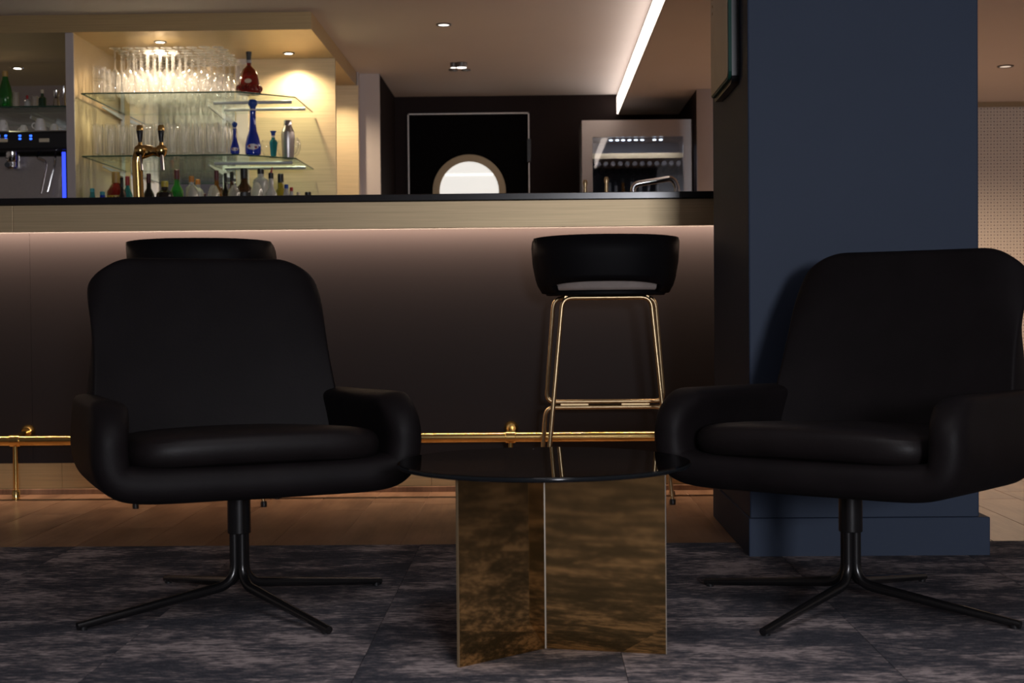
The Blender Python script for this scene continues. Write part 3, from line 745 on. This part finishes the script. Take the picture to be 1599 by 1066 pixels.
sidep = box(hw-0.045, hw, 0.02, 0.42, 0.0, zt-0.10).build('side_panel', M['black_plastic'], cm_, smooth=False, bevel=0.006)
box(hw-0.040, hw-0.024, 0.010, 0.022, 0.0, zt-0.115).build('blue_light_bar', M['blue_led'], sidep, smooth=False)
box(-hw, -hw+0.045, 0.02, 0.42, 0.0, zt-0.10).build('side_panel', M['black_plastic'], cm_, smooth=False, bevel=0.006)
box(-hw+0.045, hw-0.045, 0.0, 0.42, 0.0, 0.06).build('drip_tray', M['chrome'], cm_, smooth=False, bevel=0.004)
for gx in (-0.10, 0.10):
    g = MB().lathe([(0.036,zt-0.105),(0.036,zt-0.15),(0.03,zt-0.16)], 20, gx, 0.07, 0).build('group_head', M['chrome'], cm_)
    MB().lathe([(0.034,zt-0.16),(0.034,zt-0.185),(0.026,zt-0.195)], 20, gx, 0.07, 0).build('portafilter', M['chrome'], g)
    MB().tube([(gx,0.05,zt-0.172),(gx+0.02,-0.06,zt-0.185)], [0.010,0.014], 10).build('handle', M['black_plastic'], g)
MB().tube(rounded([(0.24,0.06,zt-0.11),(0.24,0.03,zt-0.14),(0.30,0.02,zt-0.16),(0.27,0.0,zt-0.33)], 0.03, 5), 0.005, 8).build('steam_wand', M['chrome'], cm_)
MB().tube(rounded([(0.33,0.06,zt-0.11),(0.335,0.03,zt-0.18),(0.30,0.02,zt-0.32)], 0.03, 5), 0.005, 8).build('steam_wand', M['chrome'], cm_)
# cups on the machine, upside down
cup = MB().lathe([(0.030,0.0),(0.031,0.003),(0.027,0.035),(0.020,0.058),(0.016,0.060),(0.016,0.064),(0.001,0.064)], 18, capb=False, capt=False).mesh('cup_bowl'); cup.materials.append(M['white_cer'])
hdl = MB().tube([(-0.026,0,0.044)] + arc((-0.030,0,0.028), 0.014, R(75), R(285), 8, (1,0,0), (0,0,1))[0:] + [(-0.027,0,0.012)], 0.003, 8).mesh('cup_handle'); hdl.materials.append(M['white_cer'])
for px, dy, rz, s, lab in ((63, 0.05, 0.0, 1.0, 'white espresso cup turned upside down on the coffee machine'), (5, 0.07, 2.4, 0.95, 'white cup at the frame edge on the coffee machine'), (85, 0.17, 3.6, 0.8, 'white cup lying nearest the divider on the coffee machine'), (37, 0.2, 1.0, 0.8, 'white cup far back on the coffee machine, below the red cap')):
    c = atY(px, 200, YM+dy)
    t = thing('espresso_cup', lab, 'cup', (c.x, YM+dy, ZBC+zt), rz, 'cups on the coffee machine')
    t.scale = (s, s, s)
    link('bowl', cup, None, t); link('handle', hdl, None, t)

# ================================================================== DOOR AND FRIDGE
p0 = atY(636, 178, YW); p1 = atY(827, 175, YW)
xd0, xd1, zd = p0.x, p1.x, p0.z
dr = MB().box(xd0+0.012, xd1-0.012, YW-0.012, YW-0.001, 0.005, zd-0.012).build('door_1', M['door_black'], None, smooth=False)
tag(dr, 'black service door with a round lit porthole', 'door', None, 'structure')
for nm, bb in (('frame_strip', (xd0+0.003, xd0+0.012, 0, zd)), ('frame_strip', (xd1-0.012, xd1-0.003, 0, zd)), ('frame_strip', (xd0+0.003, xd1-0.003, zd-0.009, zd))):
    box(bb[0], bb[1], YW-0.02, YW-0.001, bb[2], bb[3]).build(nm, M['white_line'], dr, smooth=False)
box(xd1-0.022, xd1+0.008, YW-0.05, YW-0.021, atY(826,254,YW).z, atY(826,218,YW).z).build('hinge', M['black_plastic'], dr, smooth=False, bevel=0.004)
pc = atY(733, 299, YW)
def ringmesh(r0, r1, y0, y1, n=40):
    mb = MB(); prof = [(r0,y0),(r1,y0),(r1,y1),(r0,y1)]
    vs = []; fs_ = []
    for i in range(n):
        a = 2*math.pi*i/n
        for r, yy in prof: vs.append((pc.x+r*math.cos(a), yy, pc.z+r*math.sin(a)))
    for i in range(n):
        for k in range(4):
            fs_.append((i*4+k, i*4+(k+1)%4, ((i+1)%n)*4+(k+1)%4, ((i+1)%n)*4+k))
    return mb.add(vs, fs_)
ringmesh(0.212, 0.262, YW-0.03, YW-0.012).build('porthole_ring', M['bronze_ring'], dr, smooth=False)
ringmesh(0.0005, 0.213, YW-0.018, YW-0.0125).build('porthole_pane', M['porthole'], dr, smooth=False)
zz = atY(733, 273, YW).z
wd = math.sqrt(0.208**2 - (zz-pc.z)**2)
box(pc.x-wd, pc.x+wd, YW-0.021, YW-0.018, zz-0.005, zz+0.005).build('porthole_light_band', M['porthole_tube'], dr, smooth=False)  # glowing strip added on the pane for the kitchen's bright light line

# fridge
YG = 9.30
a0 = atY(908.5, 188, YG); a1 = atY(1080.5, 185, YG)
g0 = atY(925, 214, YG); g1 = atY(1067, 214, YG)
fr = thing('glass_door_fridge', 'tall stainless steel fridge with glass door and cool inner lights', 'fridge', ((a0.x+a1.x)/2, YG, 0))
fx = (a1.x-a0.x)/2; ztop = a0.z; cxx = (a0.x+a1.x)/2
gx0, gx1, gz1, gz0 = g0.x-cxx, g1.x-cxx, g0.z, 0.75
dep = 0.55
cab = MB().box(-fx, fx, dep-0.03, dep, 0, ztop).box(-fx, gx0-0.02, 0.04, dep-0.03, 0, ztop).box(gx1+0.02, fx, 0.04, dep-0.03, 0, ztop).box(gx0-0.02, gx1+0.02, 0.04, dep-0.03, gz1+0.02, ztop).box(gx0-0.02, gx1+0.02, 0.04, dep-0.03, 0, gz0-0.02)
cab.build('cabinet', M['steel'], fr, smooth=False)
dfm = MB().box(-fx, gx0, 0.0, 0.038, 0.05, ztop).box(gx1, fx, 0, 0.038, 0.05, ztop).box(gx0, gx1, 0, 0.038, gz1, ztop).box(gx0, gx1, 0, 0.038, 0.05, gz0)
dfr = dfm.build('door_frame', M['steel'], fr, smooth=False)
M['fridge_glass'] = thinglass('fridge_glass', (0.72, 0.74, 0.78), 0.09, 0.5, 3.0)
box(gx0, gx1, 0.016, 0.022, gz0, gz1).build('door_pane', M['fridge_glass'], dfr, smooth=False)
M['liner'] = pbr('fridge_liner', (0.05, 0.052, 0.06), 0.4, 0.3)
lin = MB().box(gx0-0.019, gx1+0.019, dep-0.04, dep-0.031, gz0-0.019, gz1+0.019).build('liner', M['liner'], fr, smooth=False)
ls = MB().box(gx0+0.05, gx1-0.06, 0.06, 0.08, gz1-0.012, gz1-0.004).build('lamp_bar', M['steel'], fr, smooth=False)
for px in (954, 964, 973, 983, 993, 1003, 1022, 1032):
    c = atY(px, 218, YG+0.06).x - cxx
    MB().lathe([(0.011,0),(0.011,-0.006)], 10, c, 0.068, gz1-0.011).build('led', M['fridge_led'], ls)
area('fridge_inner_light', (cxx, YG+0.075, gz1-0.025), (cxx, YG+0.25, gz0), 0.5, 0.02, 4.0, (0.8, 0.88, 1.0))
zr1 = atY(1000, 243, YG+0.15).z
box(gx0-0.015, gx1+0.015, 0.12, 0.14, zr1-0.02, zr1+0.014).build('shelf_front', M['bronze_ring'], fr, smooth=False)
box(gx0-0.015, gx1+0.015, 0.14, dep-0.045, zr1-0.016, zr1-0.010).build('shelf', M['steel'], fr, smooth=False)
for i in range(12):
    x_ = gx0 + 0.03 + i*(gx1-gx0-0.06)/11
    o = thing('wine_bottle', 'dark bottle lying under the fridge rack, %s from the left' % ORD[i], 'bottle', (cxx+x_, YG+0.28, zr1-0.17), 0, 'bottles racked in the fridge')
    MB().tube([(0.015,-0.12,0.12),(0.01,-0.06,0.11),(0.0,0.0,0.10),(0,0.14,0.09)], [0.013,0.014,0.024,0.024], 10).build('glass_body', M['b_dark'], o)
    MB().tube([(0.0155,-0.126,0.121),(0.013,-0.095,0.115)], 0.0155, 10).build('capsule', M['c_grey'], o)
for i, px in enumerate((952, 962, 973, 987, 1000, 1013, 1026)):
    c = atY(px, 280, YG+0.3)
    hgt = random.uniform(0.44, 0.47)
    o = thing('clear_bottle', '%s bottle standing on the fridge shelf, %s from the left' % ('amber' if px == 973 else 'pale', ORD[i]), 'bottle', (c.x, YG+0.3, zr1-0.60), 0, None if px == 973 else 'pale upright bottles in the fridge')
    MB().lathe([(0.018,0),(0.0195,0.01),(0.0195,hgt*0.7),(0.012,hgt*0.82),(0.011,hgt-0.02)], 12).build('glass_body', M['b_amber' if px == 973 else 'b_clear'], o)
    MB().lathe([(0.0145,hgt-0.03),(0.0145,hgt)], 12).build('cap', M['c_black'], o)
ls2 = box(gx0-0.015, gx1+0.015, 0.12, dep-0.045, zr1-0.616, zr1-0.602).build('shelf', M['steel'], fr, smooth=False)

# ------------------------------------------------------------------ wall-mounted panel on the column's left face
zb_ = 1.31
pn = thing('wall_display', 'slim framed display with painted pale reflection and green glass edge on the column side', 'display', (cx0, 4.22, zb_))
def rrect(y0, y1, z0, z1, r, n=5):
    pts = []
    for cy_, cz_, a in ((y1-r, z0+r, -90), (y1-r, z1-r, 0), (y0+r, z1-r, 90), (y0+r, z0+r, 180)):
        for k in range(n+1):
            an = R(a + 90*k/n); pts.append((cy_+r*math.cos(an), cz_+r*math.sin(an)))
    return pts
def slab(name, mat, par, x0, x1, y0, y1, z0, z1, r):
    pts = rrect(y0, y1, z0, z1, r); n = len(pts)
    vs = [(x0,a,b_) for a,b_ in pts] + [(x1,a,b_) for a,b_ in pts]
    return MB().add(vs, [tuple(range(n)), tuple(reversed(range(n,2*n)))] + [(i,n+i,n+(i+1)%n,(i+1)%n) for i in range(n)]).build(name, mat, par, smooth=False)
slab('frame', M['black_plastic'], pn, -0.022, -0.001, -0.2, 0.2, 0.0, 0.62, 0.03)
slab('glass_front', M['display_edge'], pn, -0.031, -0.022, -0.2, 0.2, 0.012, 0.62, 0.03)
sc = slab('face', M['c_cream'], pn, -0.0325, -0.031, -0.185, 0.19, 0.02, 0.605, 0.02)  # cream colour stands in for the lit back bar reflected in the glass
for k in range(9):
    box(-0.0335, -0.0324, 0.14, 0.15, 0.26+k*0.022, 0.268+k*0.022).build('printed_mark', M['c_gold'], sc, smooth=False)

# ================================================================== BAR STOOLS
def stool(label, x, y, rz):
    s = thing('bar_stool', label, 'bar stool', (x, y, 0), rz, 'bar stools at the counter')
    # local: the back of the stool faces -Y (towards the lounge), feet bar at +Y
    n = 44; W = 0.250; Dp = 0.195
    zr, zbm = 0.935, 0.742
    mb = MB(); rows = [(0.0, 1.0, 0.0), (0.35, 0.985, 0.0), (0.7, 0.945, 0.0), (0.83, 0.92, 0.0), (1.0, 0.86, 0.0)]
    vs = []; fs_ = []
    for i in range(n):
        a = 2*math.pi*i/n
        sn = math.sin(a); cs = math.cos(a)
        back = max(0.0, -sn)
        ztop = 0.80 + (zr-0.80)*min(1, max(0, (0.62 - sn)/0.85))**0.8 - 0.010*max(0, 1+sn)
        for tt, k, _ in rows:
            ex = 2.4
            px_ = math.copysign(abs(cs)**(2/ex), cs)*W*k; py_ = math.copysign(abs(sn)**(2/ex), sn)*Dp*k
            if tt == 0.83 and sn < -0.55:
                tt = 1 - 0.19*(0.30 + 0.70*math.sqrt(max(0.0, (-sn-0.60)/0.40)))
            vs.append((px_, py_, ztop + (zbm-ztop)*tt))
    m = len(rows)
    for i in range(n):
        a = 2*math.pi*(i+0.5)/n
        for k in range(m-1):
            slot = (k == m-2 and math.sin(a) < -0.62)
            if slot: continue
            fs_.append((i*m+k, ((i+1)%n)*m+k, ((i+1)%n)*m+k+1, i*m+k+1))
    mb.add(vs, fs_).build('back_shell', M['stool_black'], s, solid=0.022)
    # seat
    def sup(k, ex=2.4, nn=40):
        out = []
        for i in range(nn):
            a = 2*math.pi*i/nn; cs, sn = math.cos(a), math.sin(a)
            out.append((math.copysign(abs(cs)**(2/ex), cs)*W*k, math.copysign(abs(sn)**(2/ex), sn)*Dp*k))
        return out
    MB().prism(sup(0.86), 0.745, 0.795).build('seat_cushion', M['taupe'], s, bevel=0.008)
    MB().prism(sup(0.84), 0.728, 0.744).build('seat_base', M['stool_black'], s, bevel=0.004)
    r = 0.0078
    zt_ = 0.720
    # near frame: one inverted U
    MB().tube(rounded([(-0.222,-0.105,0.004),(-0.153,-0.085,zt_),(0.153,-0.085,zt_),(0.222,-0.105,0.004)], 0.035, 6), r, 10).build('rear_leg_frame', M['stool_brass'], s)
    # far frame: loop above, inverted U below
    zf = 0.338
    def fx_(z): t_ = z/zt_; return 0.240 + (0.182-0.240)*t_, 0.105 + (0.085-0.105)*t_
    xt, yt = fx_(zt_); xf, yf = fx_(zf+0.009)
    loop = [(0,yt,zt_),(xt,yt,zt_),(xf,yf,zf+0.009),(-xf,yf,zf+0.009),(-xt,yt,zt_),(0,yt,zt_)]
    MB().tube(rounded(loop, 0.035, 6), r, 10).build('front_upper_frame', M['stool_brass'], s)
    xf, yf = fx_(zf-0.011)
    MB().tube(rounded([(-0.240,0.105,0.004),(-xf,yf,zf-0.011),(xf,yf,zf-0.011),(0.240,0.105,0.004)], 0.035, 6), r, 10).build('front_lower_frame', M['stool_brass'], s)
    for k in (-1, 1):
        box(k*0.11-0.05, k*0.11+0.05, yf-0.003, yf+0.003, zf-0.005, zf+0.004).build('footrest_spacer', M['stool_brass'], s, smooth=False)
    for sx in (-1, 1):
        for yy, xx in ((-0.105, 0.222), (0.105, 0.240)):
            MB().lathe([(0.011,0.0),(0.0115,0.012),(0.0095,0.02)], 10, sx*xx, yy, 0).build('foot_cap', M['black_plastic'], s)
    MB().tube([(-0.14,-0.085,zt_),(-0.15,0.085,zt_)], r*0.9, 8).build('side_rail', M['stool_brass'], s)
    MB().tube([(0.14,-0.085,zt_),(0.15,0.085,zt_)], r*0.9, 8).build('side_rail', M['stool_brass'], s)
    return s
stool('black low-backed bar stool on thin brass legs, standing clear beside the table', 0.245, 5.035, 0.0)
stool('black low-backed bar stool mostly hidden behind the lounge chair', -1.185, 5.035, R(3))

# ================================================================== LOUNGE CHAIRS
def catmull(P, n):
    P = [Vector(p) for p in P]; out = []
    Q = [P[0]*2-P[1]] + P + [P[-1]*2-P[-2]]
    segs = len(P)-1
    for i in range(n+1):
        u = segs*i/n; k = min(int(u), segs-1); t = u-k
        a, b_, c, d_ = Q[k], Q[k+1], Q[k+2], Q[k+3]
        out.append(0.5*((2*b_) + (c-a)*t + (2*a-5*b_+4*c-d_)*t*t + (3*b_-a-3*c+d_)*t**3))
    return out
def smooth01(t): t = max(0, min(1, t)); return t*t*(3-2*t)
def make_chair(label, x, y, rz, base_rz):
    c = thing('lounge_chair', label, 'armchair', (x, y, 0), rz, 'black swivel lounge chairs')
    # ---- shell: bent padded sheet, arms + seat pan
    prof = [(-0.306,0.497),(-0.314,0.44),(-0.317,0.385),(-0.302,0.334),(-0.240,0.320),(-0.12,0.319),(0,0.318),(0.12,0.319),(0.240,0.320),(0.302,0.334),(0.317,0.385),(0.314,0.44),(0.306,0.497)]
    nu, nv = 26, 9
    line = catmull([(a, 0, b_) for a, b_ in prof], nu)
    vs = []
    for i in range(nu+1):
        u = i/nu; e = abs(u-0.5)*2           # 0 centre .. 1 arm top
        arm = smooth01((e-0.60)/0.40)
        yf = -0.285 + 0.085*max(0, (e-0.76)/0.24)**2.2
        yr = 0.285 + 0.01*arm
        for k in range(nv+1):
            v = k/nv
            p = line[i]
            yy = yf + (yr-yf)*v
            zz_ = p.z - 0.010*arm*v - 0.018*v*(1-arm)
            if v < 0.12: zz_ += (1-arm)*0.0
            xx = p.x*(1.0 - 0.045*v*v)
            vs.append((xx, yy, zz_))
    fs_ = [(i*(nv+1)+k, (i+1)*(nv+1)+k, (i+1)*(nv+1)+k+1, i*(nv+1)+k+1) for i in range(nu) for k in range(nv)]
    MB().add(vs, fs_).build('seat_shell', M['leather'], c, solid=0.078, sub=2)
    # ---- backrest
    nu, nv = 28, 18; vs = []
    for k in range(nv+1):
        v = k/nv
        hw_ = 0.318 - 0.052*v
        for i in range(nu+1):
            s_ = math.sin((-1+2*i/nu)*math.pi/2)*0.6 + (-1+2*i/nu)*0.4
            q_ = max(0.0, (abs(s_)-0.66)/0.34)
            drop = 0.085*(1-math.sqrt(max(0.0, 1-0.999*q_**2.0)))
            xx = s_*hw_*(1-0.012*q_*v**6)
            z = 0.33 + 0.480*v - drop*v**3
            yy = 0.235 + 0.125*v + 0.035*v*v - 0.042*(abs(s_)**2.2)*(1-0.6*v)
            vs.append((xx, yy, z))
    fs_ = [(k*(nu+1)+i, k*(nu+1)+i+1, (k+1)*(nu+1)+i+1, (k+1)*(nu+1)+i) for k in range(nv) for i in range(nu)]
    MB().add(vs, fs_).build('backrest', M['leather'], c, solid=0.062, sub=2)
    # ---- cushion
    vs = []; nn = 36; lay = [(0.372,0.955),(0.366,0.99),(0.378,1.0),(0.405,1.005),(0.422,0.985),(0.433,0.93)]
    def sup(ax, ay, ex):
        return [(math.copysign(abs(math.cos(2*math.pi*i/nn))**(2/ex), math.cos(2*math.pi*i/nn))*ax, math.copysign(abs(math.sin(2*math.pi*i/nn))**(2/ex), math.sin(2*math.pi*i/nn))*ay) for i in range(nn)]
    mb = MB(); vs = []; fs_ = []
    for z, k in [(0.352,0.90),(0.356,0.965),(0.372,1.0),(0.392,1.008),(0.410,0.99),(0.421,0.94),(0.428,0.83),(0.431,0.5),(0.432,0.001)]:
        for a, b_ in sup(0.272*k, 0.262*k, 5.5):
            vs.append((a*(1-0.05*(b_/0.262)), b_-0.012, z - 0.03*(b_+0.26)/0.52 + 0.004*math.cos(a*9)))
    L_ = 1+5+3
    for k in range(L_-1):
        for i in range(nn):
            fs_.append((k*nn+i, k*nn+(i+1)%nn, (k+1)*nn+(i+1)%nn, (k+1)*nn+i))
    cu = mb.add(vs, fs_).build('seat_cushion', M['leather2'], c, sub=1)
    # ---- pedestal
    box(-0.11, 0.11, -0.11, 0.11, 0.262, 0.285).build('swivel_plate', M['black_metal'], c, smooth=False, bevel=0.006)
    MB().lathe([(0.0265,0.172),(0.0265,0.27)], 20).build('pedestal_sleeve', M['black_metal'], c, bevel=0.002)
    for k in range(4):
        a = base_rz - rz + R(45 + 90*k)
        dx, dy = math.cos(a), math.sin(a)
        r0 = 0.0125
        path = rounded([(dx*r0, dy*r0, 0.178), (dx*r0, dy*r0, 0.058), (dx*0.385, dy*0.385, 0.0135)], 0.045, 7)
        rs = []
        for p in path:
            rr = math.hypot(p.x, p.y); rs.append(0.0115 if rr < 0.06 else 0.0115 - 0.003*(rr-0.06)/0.32)
        lg = MB().tube(path, rs, 12).build('leg', M['black_metal'], c)
        MB().lathe([(0.008,0.004),(0.009,0.0045),(0.009,0.012)], 10, dx*0.372, dy*0.372, 0).build('glide', M['black_plastic'], lg)
    return c
make_chair('black leather swivel lounge chair on the left, facing the table', -0.684, 3.234, R(24), R(-5))
make_chair('black leather swivel lounge chair in front of the navy column', 0.702, 3.20, R(-36.5), R(5.5))

# ================================================================== COFFEE TABLE
tc = (0.012, 2.81)
tb_ = thing('coffee_table', 'round smoked glass coffee table on a bronze mirror base', 'table', (tc[0], tc[1], 0))
n = 96; Rr = 0.288; zt = 0.377
MB().lathe([(Rr-0.002,zt-0.010),(Rr,zt-0.008),(Rr,zt-0.002),(Rr-0.002,zt)], n).build('glass_top', M['smoke_glass'], tb_)
M['smoke_edge'] = pbr('smoked_glass_edge', (0.008, 0.010, 0.012), 0.12, vary=0.1, spec=0.3)
MB().lathe([(Rr+0.0002,zt-0.0085),(Rr+0.0012,zt-0.007),(Rr+0.0012,zt-0.003),(Rr+0.0002,zt-0.0015)], n, capb=False, capt=False).build('glass_rim', M['smoke_edge'], tb_)
for ang, Ln in ((222.5, 0.222), (347.0, 0.241), (104.0, 0.23)):
    a = R(ang); fin = box(0.0, Ln, -0.003, 0.003, 0.0045, zt-0.0105).build('mirror_fin', M['bronze_mirror'], tb_, smooth=False, rot=(0,0,a))
    box(Ln, Ln+0.0012, -0.0031, 0.0031, 0.0045, zt-0.0105).build('polished_edge', M['pale_edge' if ang > 300 else 'bronze_ring'], fin, smooth=False)
MB().lathe([(0.0045,0.0045),(0.0045,zt-0.0105)], 12).build('corner_bead', M['pale_edge'], tb_)
